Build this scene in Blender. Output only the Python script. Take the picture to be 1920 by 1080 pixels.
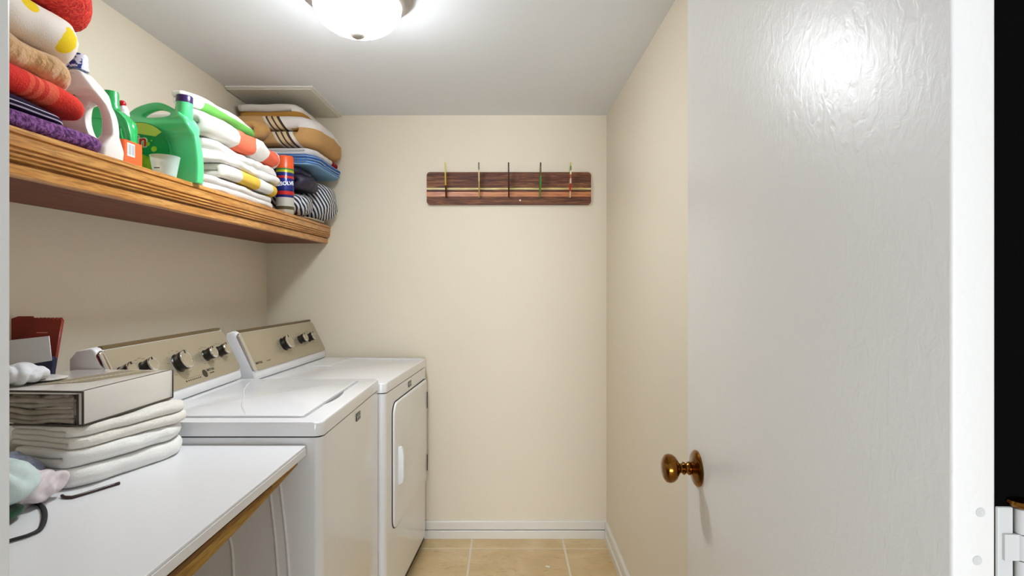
import bpy, bmesh, math, random
from mathutils import Vector, Matrix, noise
PI = math.pi
for o in list(bpy.data.objects): bpy.data.objects.remove(o)
S = bpy.context.scene
C = S.collection

# ---------------- camera, world, lights, exposure ----------------
cam = bpy.data.objects.new('camera', bpy.data.cameras.new('camera')); C.objects.link(cam)
cam.location = (0, 0, 1.29); cam.rotation_euler = (PI/2, 0, 0)
cam.data.sensor_width = 36; cam.data.lens = 1060/1920*36
cam.data.shift_x = 10/1920; cam.data.shift_y = -11/1920
cam.data.clip_start = .02
S.camera = cam
w = bpy.data.worlds.new('world'); S.world = w; w.use_nodes = True
w.node_tree.nodes['Background'].inputs[0].default_value = (.86, .93, 1, 1)
w.node_tree.nodes['Background'].inputs[1].default_value = .24
la = bpy.data.lights.new('fill_light', 'AREA'); la.shape = 'RECTANGLE'; la.size = 1.6; la.size_y = 1.4  # soft fill added behind the camera, stands for no known lamp
la.energy = 52; la.color = (.88, .94, 1)
lo = bpy.data.objects.new('fill_light', la); C.objects.link(lo)
lo.location = (-.05, -4.2, .9); lo.rotation_euler = (math.radians(94), 0, 0)
LAMP = 35
S.view_settings.view_transform = 'Standard'; S.view_settings.look = 'None'
S.view_settings.exposure = 1.58; S.view_settings.gamma = 1; S.view_settings.use_curve_mapping = False

# ---------------- materials ----------------
def lin(c):
    return tuple(((v/255)/12.92 if v/255 <= .04045 else ((v/255+.055)/1.055)**2.4) for v in c) + (1,)
class NT:
    def __init__(s, name):
        s.m = bpy.data.materials.new(name); s.m.use_nodes = True; s.t = s.m.node_tree
        s.b = s.t.nodes['Principled BSDF']
        s._c = None
    def n(s, typ, **k):
        x = s.t.nodes.new(typ)
        for a, v in k.items():
            if a.startswith('i_'): x.inputs[a[2:].replace('_', ' ')].default_value = v
            else: setattr(x, a, v)
        return x
    def l(s, a, b): s.t.links.new(a, b)
    def co(s):
        if not s._c: s._c = s.n('ShaderNodeTexCoord').outputs['Object']
        return s._c
    def mapped(s, sc=(1, 1, 1), rot=(0, 0, 0), loc=(0, 0, 0)):
        m = s.n('ShaderNodeMapping'); s.l(s.co(), m.inputs[0])
        m.inputs[1].default_value = loc; m.inputs[2].default_value = rot; m.inputs[3].default_value = sc
        return m.outputs[0]
    def noise(s, scale, vec=None, detail=4, dist=0):
        x = s.n('ShaderNodeTexNoise'); x.inputs['Scale'].default_value = scale; x.inputs['Detail'].default_value = detail
        x.inputs['Distortion'].default_value = dist
        s.l(vec or s.co(), x.inputs['Vector']); return x.outputs['Fac']
    def mix(s, f, a, b, typ='MIX'):
        x = s.n('ShaderNodeMix', data_type='RGBA', blend_type=typ)
        for i, v in ((0, f), (6, a), (7, b)):
            if isinstance(v, (float, int, tuple)): x.inputs[i].default_value = v
            else: s.l(v, x.inputs[i])
        return x.outputs[2]
    def ramp(s, fac, stops, interp='LINEAR'):
        x = s.n('ShaderNodeValToRGB'); x.color_ramp.interpolation = interp
        e = x.color_ramp.elements
        while len(e) < len(stops): e.new(.5)
        for i, (p, c) in enumerate(stops): e[i].position = p; e[i].color = c
        s.l(fac, x.inputs[0]); return x.outputs[0]
    def axis(s, ax, lo, hi):
        sp = s.n('ShaderNodeSeparateXYZ'); s.l(s.co(), sp.inputs[0])
        mr = s.n('ShaderNodeMapRange'); mr.inputs[1].default_value = lo; mr.inputs[2].default_value = hi
        s.l(sp.outputs[ax], mr.inputs[0]); return mr.outputs[0]
    def bump(s, h, strength, dist=.002):
        x = s.n('ShaderNodeBump'); x.inputs['Strength'].default_value = strength; x.inputs['Distance'].default_value = dist
        s.l(h, x.inputs['Height']); s.l(x.outputs[0], s.b.inputs['Normal'])
    def col(s, v):
        if isinstance(v, tuple): s.b.inputs['Base Color'].default_value = v
        else: s.l(v, s.b.inputs['Base Color'])
def M(name, rgb, rough=.5, metal=0, bump=None, var=None, trans=0, coat=0, emit=0, spec=None, sheen=0):
    k = NT(name); c = lin(rgb)
    if var:
        f = k.noise(var[0]); c2 = tuple(max(0, v*(1-var[1])) for v in c[:3])+(1,)
        k.col(k.mix(k.ramp(f, [(.35, (0, 0, 0, 1)), (.65, (1, 1, 1, 1))]), c, c2))
    else: k.col(c)
    b = k.b
    b.inputs['Roughness'].default_value = rough; b.inputs['Metallic'].default_value = metal
    b.inputs['Transmission Weight'].default_value = trans; b.inputs['Coat Weight'].default_value = coat
    if spec is not None: b.inputs['Specular IOR Level'].default_value = spec
    if sheen: b.inputs['Sheen Weight'].default_value = sheen; b.inputs['Sheen Roughness'].default_value = .5
    if emit: b.inputs['Emission Color'].default_value = c; b.inputs['Emission Strength'].default_value = emit
    if bump: k.bump(k.noise(bump[0], detail=5), bump[1], bump[2])
    return k.m
def cloth(name, rgb, fuzz=400, st=.8, dist=.0012, var=(60, .12), rough=.95):
    return M(name, rgb, rough, bump=(fuzz, st, dist), var=var, spec=.15, sheen=.25)
def stripes(name, ax, lo, hi, stops, rough=.95, fuzz=400, wob=0, dist=.001):
    k = NT(name)
    f = k.axis(ax, lo, hi)
    if wob:
        m = k.n('ShaderNodeMath', operation='MULTIPLY_ADD'); k.l(k.noise(6), m.inputs[0]); m.inputs[1].default_value = wob
        k.l(f, m.inputs[2]); f = m.outputs[0]
    k.col(k.ramp(f, [(p, lin(c)) for p, c in stops], 'CONSTANT'))
    k.b.inputs['Roughness'].default_value = rough; k.b.inputs['Specular IOR Level'].default_value = .2
    k.bump(k.noise(fuzz), .7, dist)
    return k.m
def spots(name, rgb, pts, base, rgb2=None):
    k = NT(name); c = lin(base)
    for i, (p, r) in enumerate(pts):
        d = k.n('ShaderNodeVectorMath', operation='DISTANCE'); k.l(k.co(), d.inputs[0]); d.inputs[1].default_value = p
        lt = k.n('ShaderNodeMath', operation='LESS_THAN'); k.l(d.outputs['Value'], lt.inputs[0]); lt.inputs[1].default_value = r
        c = k.mix(lt.outputs[0], c, lin(rgb))
    k.col(c); k.b.inputs['Roughness'].default_value = .95; k.b.inputs['Specular IOR Level'].default_value = .2
    k.bump(k.noise(350), .7, .001); return k.m
def wood(name, c1, c2, c3, ax=1, scale=1, rough=.35, coat=.2):
    k = NT(name)
    sc = [26*scale]*3; sc[ax] = 1.6*scale
    v = k.mapped(tuple(sc))
    f = k.noise(2.2, v, 6, 1.2)
    f2 = k.noise(12, v, 3, .3)
    base = k.ramp(f, [(.3, lin(c1)), (.5, lin(c2)), (.68, lin(c3))])
    k.col(k.mix(k.ramp(f2, [(.48, (0, 0, 0, 1)), (.62, (.55, .55, .55, 1))]), base, lin(tuple(v*.72 for v in c1))))
    k.b.inputs['Roughness'].default_value = rough; k.b.inputs['Coat Weight'].default_value = coat
    k.bump(f2, .25, .0006); return k.m

WALL = M('beige_wall_paint', (229, 218, 198), .55, bump=(160, .12, .0006), spec=.35)
CEIL = M('ceiling_paint', (232, 235, 240), .8, bump=(120, .2, .0006))
TRIM = M('white_trim_paint', (226, 222, 214), .35, bump=(30, .1, .0006))
JAMB = M('white_jamb_paint', (206, 205, 203), .45, bump=(25, .15, .0008))
GAP_SHADE = M('black_gap_shade', (6, 6, 6), .9, spec=.05)
k = NT('door_paint'); k.col(lin((232, 229, 225))); k.b.inputs['Roughness'].default_value = .34
v = k.mapped((1, 1, .7)); k.bump(k.noise(75, v, 3, 1.0), .42, .0014); DOORM = k.m
GROUT = M('grout', (232, 220, 200), .85, bump=(200, .3, .0008))
def tile_mat():
    k = NT('floor_tile')
    oi = k.n('ShaderNodeObjectInfo')
    ad = k.n('ShaderNodeVectorMath', operation='ADD'); k.l(k.co(), ad.inputs[0]); k.l(oi.outputs['Location'], ad.inputs[1])
    f = k.noise(5, ad.outputs[0], 6, .8)
    v2 = k.n('ShaderNodeVectorMath', operation='MULTIPLY'); k.l(ad.outputs[0], v2.inputs[0]); v2.inputs[1].default_value = (1, 2.4, 1)
    f2 = k.noise(16, v2.outputs[0], 6, 1.5)
    base = k.ramp(f, [(.3, lin((204, 176, 128))), (.55, lin((218, 192, 146))), (.75, lin((228, 206, 166)))])
    k.col(k.mix(k.ramp(f2, [(.56, (0, 0, 0, 1)), (.72, (.6, .6, .6, 1))]), base, lin((182, 150, 102))))
    k.b.inputs['Roughness'].default_value = .4; k.bump(f2, .2, .001); return k.m
TILE = tile_mat()
WHITE = M('white_enamel', (236, 236, 238), .2, bump=(90, .02, .0002), coat=.3)
WHITEP = M('white_plastic', (236, 236, 238), .35, bump=(200, .05, .0002))
GAP = M('dark_seam', (40, 38, 38), .8, bump=(200, .1, .0002))
BRONZE = M('champagne_panel', (184, 172, 148), .32, .45, bump=(300, .05, .0002), var=(3, .05))
CHROME = M('chrome_trim', (225, 222, 218), .12, 1, bump=(60, .03, .0002))
BLACKP = M('black_knob_plastic', (16, 14, 15), .3, bump=(200, .05, .0002))
PRINT = M('dark_print', (52, 46, 38), .6, bump=(200, .05, .0001))
SILVER = M('silver_print', (200, 196, 188), .4, .5, bump=(200, .05, .0001))
BRASS = M('aged_brass', (150, 100, 38), .18, 1, bump=(30, .15, .0008), var=(18, .6))
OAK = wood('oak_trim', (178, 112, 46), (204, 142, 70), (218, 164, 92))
OAK_SHADE = wood('shaded_oak_underside', (78, 24, 10), (112, 40, 16), (134, 54, 22), rough=.55, coat=0)  # oak darkened and reddened in colour for the shade under the shelf
LAM = M('white_laminate', (232, 232, 234), .3, bump=(150, .05, .0002))
CHIP = wood('raw_chipboard', (150, 110, 40), (176, 134, 58), (190, 152, 78), rough=.8, coat=0)
RACK1 = wood('dark_cedar', (60, 22, 8), (108, 54, 22), (146, 96, 54), ax=0, scale=1.2, rough=.6, coat=0)
RACKL = wood('pale_inlay', (214, 190, 112), (226, 206, 132), (232, 214, 150), ax=0)
RACKT = wood('tan_inlay', (182, 98, 46), (200, 124, 66), (210, 140, 80), ax=0)
NICKEL = M('brushed_nickel', (178, 172, 166), .35, .6, bump=(80, .05, .0002))
k = NT('lit_glass'); k.col((1, 1, 1, 1)); k.b.inputs['Emission Color'].default_value = (.90, .96, 1, 1)
sep_ = k.n('ShaderNodeSeparateXYZ'); k.l(k.co(), sep_.inputs[0])
mr_ = k.n('ShaderNodeMapRange'); mr_.inputs[1].default_value = .088; mr_.inputs[2].default_value = .028; mr_.inputs[3].default_value = LAMP*.05; mr_.inputs[4].default_value = LAMP
k.l(sep_.outputs[2], mr_.inputs[0]); k.l(mr_.outputs[0], k.b.inputs['Emission Strength']); k.b.inputs['Roughness'].default_value = .3; GLOW = k.m

# ---------------- geometry helpers ----------------
WM = {}
def wmat(o):
    return WM.get(o.name, Matrix()) if o else Matrix()
def tag(o, label=None, cat=None, group=None, kind=None):
    if label: o['label'] = label
    if cat: o['category'] = cat
    if group: o['group'] = group
    if kind: o['kind'] = kind
    return o
def thing(name, label, cat, loc=(0, 0, 0), rz=0, group=None):
    o = bpy.data.objects.new(name, None); C.objects.link(o); o.empty_display_size = .05
    o.location = loc; o.rotation_euler = (0, 0, rz)
    WM[o.name] = Matrix.Translation(loc) @ Matrix.Rotation(rz, 4, 'Z')
    return tag(o, label, cat, group)
def obj(name, bm, mat, parent=None, local=False, smooth=False, loc=None, rz=0):
    """bm in world coords unless local; loc = origin of a top-level mesh (bm then local to loc)"""
    me = bpy.data.meshes.new(name)
    if isinstance(bm, bmesh.types.BMesh):
        if parent and not local: bmesh.ops.transform(bm, matrix=wmat(parent).inverted(), verts=bm.verts)
        bmesh.ops.recalc_face_normals(bm, faces=bm.faces)
        bm.to_mesh(me); bm.free()
    else:
        me = bm; me.name = name
        if parent and not local: me.transform(wmat(parent).inverted())
    if smooth:
        for p in me.polygons: p.use_smooth = True
        if smooth != 'all':
            me.set_sharp_from_angle(angle=math.radians(38))
    me.materials.clear(); me.materials.append(mat)
    o = bpy.data.objects.new(name, me); C.objects.link(o)
    if parent: o.parent = parent; WM[o.name] = wmat(parent)
    if loc: o.location = loc; o.rotation_euler = (0, 0, rz)
    return o
def B(): return bmesh.new()
def box(bm, x0, x1, y0, y1, z0, z1, bev=0, seg=2, mtx=None):
    r = bmesh.ops.create_cube(bm, size=1)
    vs = r['verts']
    m = Matrix.Translation(((x0+x1)/2, (y0+y1)/2, (z0+z1)/2)) @ Matrix.Diagonal((abs(x1-x0), abs(y1-y0), abs(z1-z0), 1))
    bmesh.ops.transform(bm, matrix=m, verts=vs)
    if bev:
        es = list({e for v in vs for e in v.link_edges})
        r = bmesh.ops.bevel(bm, geom=es, offset=bev, segments=seg, affect='EDGES', profile=.5)
        vs = list({v for f in r['faces'] for v in f.verts} | {v for v in vs if v.is_valid})
    if mtx: bmesh.ops.transform(bm, matrix=mtx, verts=list(vs))
    return bm
def bbox(*a, **k): return box(B(), *a, **k)
def poly_prism(bm, pts, a0, a1, ax='y', mtx=None):
    """pts 2D polygon; ax extrude axis: y -> pts=(x,z); x -> (y,z); z -> (x,y)"""
    def P(p, a): return {'y': (p[0], a, p[1]), 'x': (a, p[0], p[1]), 'z': (p[0], p[1], a)}[ax]
    v0 = [bm.verts.new(P(p, a0)) for p in pts]; v1 = [bm.verts.new(P(p, a1)) for p in pts]
    n = len(pts)
    bm.faces.new(v0); bm.faces.new(v1[::-1])
    for i in range(n): bm.faces.new((v0[i], v0[(i+1) % n], v1[(i+1) % n], v1[i]))
    if mtx: bmesh.ops.transform(bm, matrix=mtx, verts=v0+v1)
    return bm
def rrect(x0, x1, y0, y1, r, n=6):
    rs = r if isinstance(r, (list, tuple)) else [r]*4
    out = []
    for (cx, cy, a0), q in zip(((x1, y1, 0), (x0, y1, 90), (x0, y0, 180), (x1, y0, 270)), rs):
        sx = -1 if cx == x1 else 1; sy = -1 if cy == y1 else 1
        for i in range(n+1):
            a = math.radians(a0+90*i/n); out.append((cx+sx*q+q*math.cos(a), cy+sy*q+q*math.sin(a)))
    return out
def lathe(bm, prof, n=32, mtx=None, cap=True):
    rings = []; allv = []
    for r, z in prof:
        if r < 1e-6: ring = [bm.verts.new((0, 0, z))]
        else: ring = [bm.verts.new((r*math.cos(2*PI*i/n), r*math.sin(2*PI*i/n), z)) for i in range(n)]
        rings.append(ring); allv += ring
    for a, b in zip(rings, rings[1:]):
        for i in range(n):
            j = (i+1) % n
            if len(a) == 1 and len(b) == 1: break
            if len(a) == 1: bm.faces.new((a[0], b[i], b[j]))
            elif len(b) == 1: bm.faces.new((a[i], a[j], b[0]))
            else: bm.faces.new((a[i], a[j], b[j], b[i]))
    if cap:
        if len(rings[0]) > 1: bm.faces.new(rings[0])
        if len(rings[-1]) > 1: bm.faces.new(rings[-1])
    if mtx: bmesh.ops.transform(bm, matrix=mtx, verts=allv)
    return bm
def crom(pts, n=6, closed=True):
    out = []; L = len(pts)
    rng = range(L if closed else L-1)
    for i in rng:
        g = lambda j: Vector(pts[j % L] if closed else pts[max(0, min(L-1, j))])
        p0, p1, p2, p3 = g(i-1), g(i), g(i+1), g(i+2)
        for s in range(n):
            t = s/n
            out.append(.5*((2*p1)+(p2-p0)*t+(2*p0-5*p1+4*p2-p3)*t*t+(3*p1-p0-3*p2+p3)*t**3))
    if not closed: out.append(Vector(pts[-1]))
    return out
def tube(bm, pts, r, n=10, smooth=5, flat=1):
    P = crom([Vector(p) for p in pts], smooth, False) if smooth else [Vector(p) for p in pts]
    rings = []
    up = Vector((0, 0, 1))
    for i, p in enumerate(P):
        d = (P[min(i+1, len(P)-1)]-P[max(i-1, 0)]).normalized()
        a = d.cross(up)
        if a.length < .05: a = d.cross(Vector((1, 0, 0)))
        a.normalize(); b = a.cross(d)
        rr = r(i/(len(P)-1)) if callable(r) else r
        rings.append([bm.verts.new(p+rr*(math.cos(2*PI*k/n)*a+flat*math.sin(2*PI*k/n)*b)) for k in range(n)])
    for a, b in zip(rings, rings[1:]):
        for i in range(n): bm.faces.new((a[i], a[(i+1) % n], b[(i+1) % n], b[i]))
    bm.faces.new(rings[0]); bm.faces.new(rings[-1][::-1]); return bm
def offs(P, d):
    n = len(P); A = sum(P[i][0]*P[(i+1) % n][1]-P[(i+1) % n][0]*P[i][1] for i in range(n)); s = 1 if A > 0 else -1
    out = []
    for i in range(n):
        t = Vector(P[(i+1) % n][:2])-Vector(P[i-1][:2])
        if t.length < 1e-9: t = Vector((1, 0))
        t.normalize(); out.append((P[i][0]-s*d*(-t.y), P[i][1]-s*d*t.x))   # positive d: outward
    return out
def plate(outlines, half, bev, mtx=None, res=3):
    """filled 2D outlines (first outer, rest holes) thickened: returns a mesh; 2D (x,y)->(x,?,z) facing -Y about y=0"""
    cu = bpy.data.curves.new('tmp', 'CURVE'); cu.dimensions = '2D'; cu.fill_mode = 'BOTH'
    cu.extrude = max(half-bev, 0); cu.bevel_depth = bev; cu.bevel_resolution = res
    for k, P in enumerate(outlines):
        Q = offs(P, -bev if k == 0 else bev)
        sp = cu.splines.new('POLY'); sp.points.add(len(Q)-1)
        for i, p in enumerate(Q): sp.points[i].co = (p[0], p[1], 0, 1)
        sp.use_cyclic_u = True
    ob = bpy.data.objects.new('tmp', cu); C.objects.link(ob)
    dg = bpy.context.evaluated_depsgraph_get(); dg.update()
    me = bpy.data.meshes.new_from_object(ob.evaluated_get(dg))
    bpy.data.objects.remove(ob); bpy.data.curves.remove(cu)
    me.transform(Matrix.Rotation(PI/2, 4, 'X'))
    bm = B(); bm.from_mesh(me); bpy.data.meshes.remove(me)
    bmesh.ops.remove_doubles(bm, verts=bm.verts, dist=1e-5)
    if mtx: bmesh.ops.transform(bm, matrix=mtx, verts=bm.verts)
    return bm
def text(s, size, mtx, depth=.0003, shear=0, bold=0):
    cu = bpy.data.curves.new('tmp', 'FONT'); cu.body = s; cu.size = size; cu.extrude = depth; cu.align_x = 'CENTER'; cu.align_y = 'CENTER'
    cu.shear = shear; cu.offset = bold; cu.resolution_u = 3
    ob = bpy.data.objects.new('tmp', cu); C.objects.link(ob)
    dg = bpy.context.evaluated_depsgraph_get(); dg.update()
    me = bpy.data.meshes.new_from_object(ob.evaluated_get(dg))
    bpy.data.objects.remove(ob); bpy.data.curves.remove(cu)
    me.transform(mtx); bm = B(); bm.from_mesh(me); bpy.data.meshes.remove(me); return bm
TXY = Matrix.Rotation(PI/2, 4, 'X')      # text facing -Y

def nz(p, f, s): return noise.noise(Vector(p)*f+Vector((s*7.3, s*3.1, s*1.7)))
def folded(w_, l_, h_, n, seed=0, amp=.004, jit=.01, taper=0, corner=.05, ny=36, sag=0, backopen=False, tk=.97, start_corner=None, lift=0):
    """folded cloth: n layers zigzagging in x (folds on the +x side), swept along y. x 0..w, y 0..l, z 0..h"""
    rnd = random.Random(seed); d = h_/n; t = d*tk; path = []
    fx = [w_-d/2-rnd.uniform(0, jit) for _ in range(n)]; bx = [d/2+rnd.uniform(0, jit) for _ in range(n)]
    for i in range(n):
        z = d*(i+.5); fwd = (i % 2 == 0)
        xs, xe = (bx[i], fx[i-(i % 2)]) if fwd else (fx[i-1], bx[i])
        if not fwd: xs = fx[i-1]
        m = 12
        for k in range(m+1):
            u = k/m; path.append((xs+(xe-xs)*u, z))
        if i < n-1:
            sgn = 1 if fwd else -1
            nx = xe
            for k in range(1, 8):
                a = -PI/2+PI*k/8; path.append((nx+sgn*math.cos(a)*d/2, z+d/2+math.sin(a)*d/2))
            if not fwd: bx[i+1] = xe
    N = len(path); nor = []
    for i in range(N):
        a = Vector(path[min(i+1, N-1)])-Vector(path[max(i-1, 0)])
        if a.length < 1e-9: a = Vector((1, 0))
        a.normalize(); nor.append(Vector((-a.y, a.x)))
    bm = B(); rows = []
    ys = []
    e = t/2
    for k in range(4): ys.append((e*(1-math.cos(PI/2*k/4)), max(.15, math.sin(PI/2*(k+.4)/4.4))))
    for k in range(ny+1): ys.append((e+(l_-2*e)*k/ny, 1))
    for k in range(3, -1, -1): ys.append((l_-e*(1-math.cos(PI/2*k/4)), max(.15, math.sin(PI/2*(k+.4)/4.4))))
    c0 = corner if start_corner is None else start_corner
    for y, sc in ys:
        u0 = max(0, 1-y/max(c0*1.6, 1e-4)); u1 = max(0, 1-(l_-y)/max(corner*1.6, 1e-4))
        inset = c0*.7*u0**2.2+corner*.7*u1**2.2
        zt = 1-taper*max(0, (y/l_-.55)/.45)**1.6
        ring = []
        for side in (1, -1):
            idx = range(N) if side == 1 else range(N-1, -1, -1)
            for i in idx:
                q = Vector(path[i])+nor[i]*side*t/2*sc
                x = q.x*(w_-inset)/w_; z = q.y*zt
                dn = amp*nz((x*.6, y, z*2.5), 9, seed)+amp*.45*nz((x, y, z*2), 26, seed+3)
                dz = amp*1.1*nz((x*.4, y, 0), 7, seed+9)*(z/h_)+amp*.3*nz((x, y, z), 22, seed+5)
                z += dz+lift*((x/w_)**2)*0-sag*max(0, x/w_-.6)**2*6*(z/h_)
                ring.append(bm.verts.new((x+dn*(x/w_), y+amp*1.2*nz((x, 0, z*2), 8, seed+2), min(max(z, 0), h_))))
        rows.append(ring)
    R = 2*N
    for a, b in zip(rows, rows[1:]):
        for i in range(R): bm.faces.new((a[i], a[(i+1) % R], b[(i+1) % R], b[i]))
    for ring in (rows[0], rows[-1]):
        for i in range(N-1): bm.faces.new((ring[i], ring[i+1], ring[R-2-i], ring[R-1-i]))
    return bm
def lump(rx, ry, h, seed=0, amp=.01, f=9, e=3.2, nu=48, nv=22, ridge=0, ang=0):
    """soft crumpled heap, flat underneath; base centre at origin"""
    bm = B(); rows = []
    for j in range(nv+1):
        v = PI*j/nv
        row = []
        for i in range(nu):
            u = 2*PI*i/nu
            s = lambda t, q: math.copysign(abs(t)**(2/q), t)
            x = rx*s(math.cos(u), e)*s(math.sin(v), e); y = ry*s(math.sin(u), e)*s(math.sin(v), e)
            z = h/2+h/2*s(-math.cos(v), 2.4)
            a = amp*nz((x, y, z), f, seed)+amp*.5*nz((x, y, z), f*2.3, seed+1)
            if ridge:
                q = x*math.cos(ang)+y*math.sin(ang)
                a += ridge*(abs(nz((q*2.2, (x-y)*.35, z*.8), f, seed+4))*2-.5)
            n = Vector((x/rx, y/ry, (z-h/2)/(h/2)*.7))
            if n.length > 0: n.normalize()
            p = Vector((x, y, z))+n*a
            p.z = max(p.z, 0); row.append(bm.verts.new(p))
            if j in (0, nv): break
        rows.append(row)
    for a, b in zip(rows, rows[1:]):
        for i in range(nu):
            k = (i+1) % nu
            if len(a) == 1: bm.faces.new((a[0], b[i], b[k]))
            elif len(b) == 1: bm.faces.new((a[i], a[k], b[0]))
            else: bm.faces.new((a[i], a[k], b[k], b[i]))
    return bm

# ================= ROOM =================
XL, XR, YB, ZC = -1.214, .505, 2.86, 2.134
def struct(name, bm, mat, **k): return tag(obj(name, bm, mat, **k), kind='structure')
fl = struct('floor', bbox(-1.6, 1.2, -1.6, YB+.1, -.06, -.0025), GROUT)
# tiles (children of the floor)
gx = [-1.0828+.4545*i for i in range(-1, 5)]; gy = [2.739-.457*i for i in range(-1, 9)]
g = .0058
tcache = {}
for i in range(len(gx)-1):
    for j in range(len(gy)-1):
        x0, x1 = max(gx[i]+g, XL), min(gx[i+1]-g, XR); y1, y0 = min(gy[j]-g, YB), gy[j+1]+g
        if x1-x0 < .02 or y1-y0 < .02: continue
        key = (round(x1-x0, 3), round(y1-y0, 3))
        if key not in tcache:
            me = bpy.data.meshes.new('tile')
            b = bbox(0, x1-x0, 0, y1-y0, -.008, 0, bev=.0015, seg=1); b.to_mesh(me); b.free(); me.materials.append(TILE); tcache[key] = me
        o = bpy.data.objects.new('tile', tcache[key]); C.objects.link(o); o.parent = fl; o.location = (x0, y0, 0)
struct('ceiling', bbox(-1.4, .7, .28, YB+.1, ZC, ZC+.08), CEIL)
struct('wall_left', bbox(XL-.1, XL, .25, YB+.1, 0, ZC), WALL)
struct('wall_back', bbox(XL, XR, YB, YB+.1, 0, ZC), WALL)
struct('wall_right', bbox(XR, XR+.1, .25, YB+.1, 0, ZC), WALL)
wf = B(); box(wf, XL, -.372, .29, .385, 0, ZC); box(wf, .52, XR+.1, .29, .385, 0, ZC); box(wf, -.372, .52, .29, .385, 2.06, ZC)
struct('wall_front', wf, WALL)
struct('trim_1', bbox(-.372, -.352, .27, .402, 0, 2.06, bev=.003), M('bright_trim_paint', (240, 240, 240), .45, bump=(25, .15, .0008)))
struct('gap_shade_panel', bbox(.3925, XR, .50, .53, 0, 2.06), GAP_SHADE)  # added black panel, painted as the shade in the gap behind the door
struct('trim_3', bbox(-.352, .52, .27, .402, 2.03, 2.06, bev=.003), JAMB)
# baseboards
def base_prof(t, h0=.040, h1=.087):
    return [(0, 0), (t+.006, 0), (t+.006, h0-.004), (t+.003, h0), (t-.011, h0-.001), (t-.011, h0+.005), (t, h0+.005), (t, h1-.007), (t-.005, h1), (0, h1)]
bb = B(); poly_prism(bb, [(YB-a, z) for a, z in base_prof(.013)], -.43, XR, 'x')
struct('baseboard_back', bb, TRIM)
bb = B(); poly_prism(bb, [(XR-a, z) for a, z in [(0, 0), (.016, 0), (.016, .030), (.011, .036), (.011, .078), (.005, .087), (0, .087)]], .53, YB-.019, 'y')
struct('baseboard_right', bb, TRIM)

# ceiling hatch panel
hp = thing('ceiling_panel', 'white flat access panel fixed to the ceiling in the back left corner', 'panel', (-1.03, 2.65, ZC-.02))
b = bbox(XL+.004, -.842, 2.437, YB-.002, ZC-.014, ZC-.001, bev=.004); obj('panel', b, M('panel_paint', (222, 218, 208), .5, bump=(60, .05, .0003)), hp)
b = B(); box(b, -.842, -.832, 2.437, YB-.002, ZC-.009, ZC, bev=.002); box(b, XL+.004, -.832, 2.425, 2.437, ZC-.009, ZC, bev=.002); obj('edge_trim', b, TRIM, hp)
b = lathe(B(), [(0, 0), (.005, 0), (.004, .004), (0, .004)], 12, Matrix.Translation((-1.0, 2.47, ZC-.018))); obj('screw', b, SILVER, hp)

# door on the right
door = thing('door_1', None, None, (.352, .447, 0), -math.radians(.3)); door['kind'] = 'structure'
obj('door_leaf', bbox(0, .035, 0, .665, .012, 2.03, bev=.003, seg=3), DOORM, door, local=True, smooth=True)
KX = Matrix.Translation((0, .605, .9436)) @ Matrix.Rotation(-PI/2, 4, 'Y')
ro = obj('rosette', lathe(B(), [(0, 0), (.0325, 0), (.033, .003), (.030, .006), (.022, .008), (.014, .010), (.012, .012), (0, .012)], 40, KX), BRASS, door, local=True, smooth=True)
kb = obj('door_knob', lathe(B(), [(0, .011), (.0085, .011), (.012, .0145), (.0125, .017), (.009, .0205), (.0085, .022), (.0115, .0245), (.012, .0265), (.0085, .030), (.0085, .0325), (.013, .036), (.0215, .0415), (.0252, .047), (.0262, .053), (.0245, .059), (.018, .0635), (.008, .0655), (0, .066)], 40, KX), BRASS, door, local=True, smooth=True)
# hinge
hz1 = 1.113
hinge = obj('hinge', bbox(.3862, .3985, .4445, .4475, hz1-.10, hz1, bev=.001), JAMB, door)
leaf = B()
for k_ in (0, 2, 4): pass
kn = B()
for k_ in range(5):
    z1 = hz1-.0205*k_
    lathe(kn, [(0, 0), (.0062, 0), (.0062, -.0196), (0, -.0196)], 20, Matrix.Translation((.4065, .4445, z1-.0004)))
    if k_ in (1, 3): box(kn, .3895, .4065, .4420, .4445, z1-.0204, z1)
obj('knuckle', kn, JAMB, hinge, smooth=True)
obj('pin_tip', lathe(B(), [(0, -.003), (.005, -.003), (.0085, -.0005), (.0095, .0015), (.0085, .0035), (.005, .005), (0, .0055)], 24, Matrix.Translation((.4045, .4445, hz1+.002))), BRASS, hinge, smooth=True)['label'] = 'brass ball tip'
for z, x in ((1.108, .3745), (1.07, .372)):
    obj('screw_head', lathe(B(), [(0, 0), (.004, 0), (.0036, .0008), (.0012, .0009), (0, .0003)], 20, Matrix.Translation((x, .4472, z)) @ Matrix.Rotation(PI/2, 4, 'X')), JAMB, door, smooth=True)

# ================= CEILING LAMP =================
LX, LY = -.437, 1.66
lamp = thing('ceiling_lamp', 'lit white glass dome lamp with nickel pan on the ceiling', 'lamp', (LX, LY, ZC-.13))
T = Matrix.Translation((LX, LY, ZC))
obj('pan', lathe(B(), [(0, 0), (.152, 0), (.158, -.005), (.160, -.011), (.154, -.016), (.147, -.018), (.143, -.026), (.136, -.031), (.128, -.032), (.124, -.029), (0, -.027)], 56, T), NICKEL, lamp, smooth=True)
prof = [(.127, -.030)]+[(.127*math.cos(a*PI/2/12), -.034-.084*math.sin(a*PI/2/12)) for a in range(1, 12)]+[(0, -.118)]
obj('glass_dome', lathe(B(), prof, 56, T), GLOW, lamp, smooth='all')
obj('finial', lathe(B(), [(0, -.1150), (.019, -.1155), (.0225, -.1185), (.020, -.123), (.012, -.128), (.004, -.131), (0, -.132)], 24, T), NICKEL, lamp, smooth=True)

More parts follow.
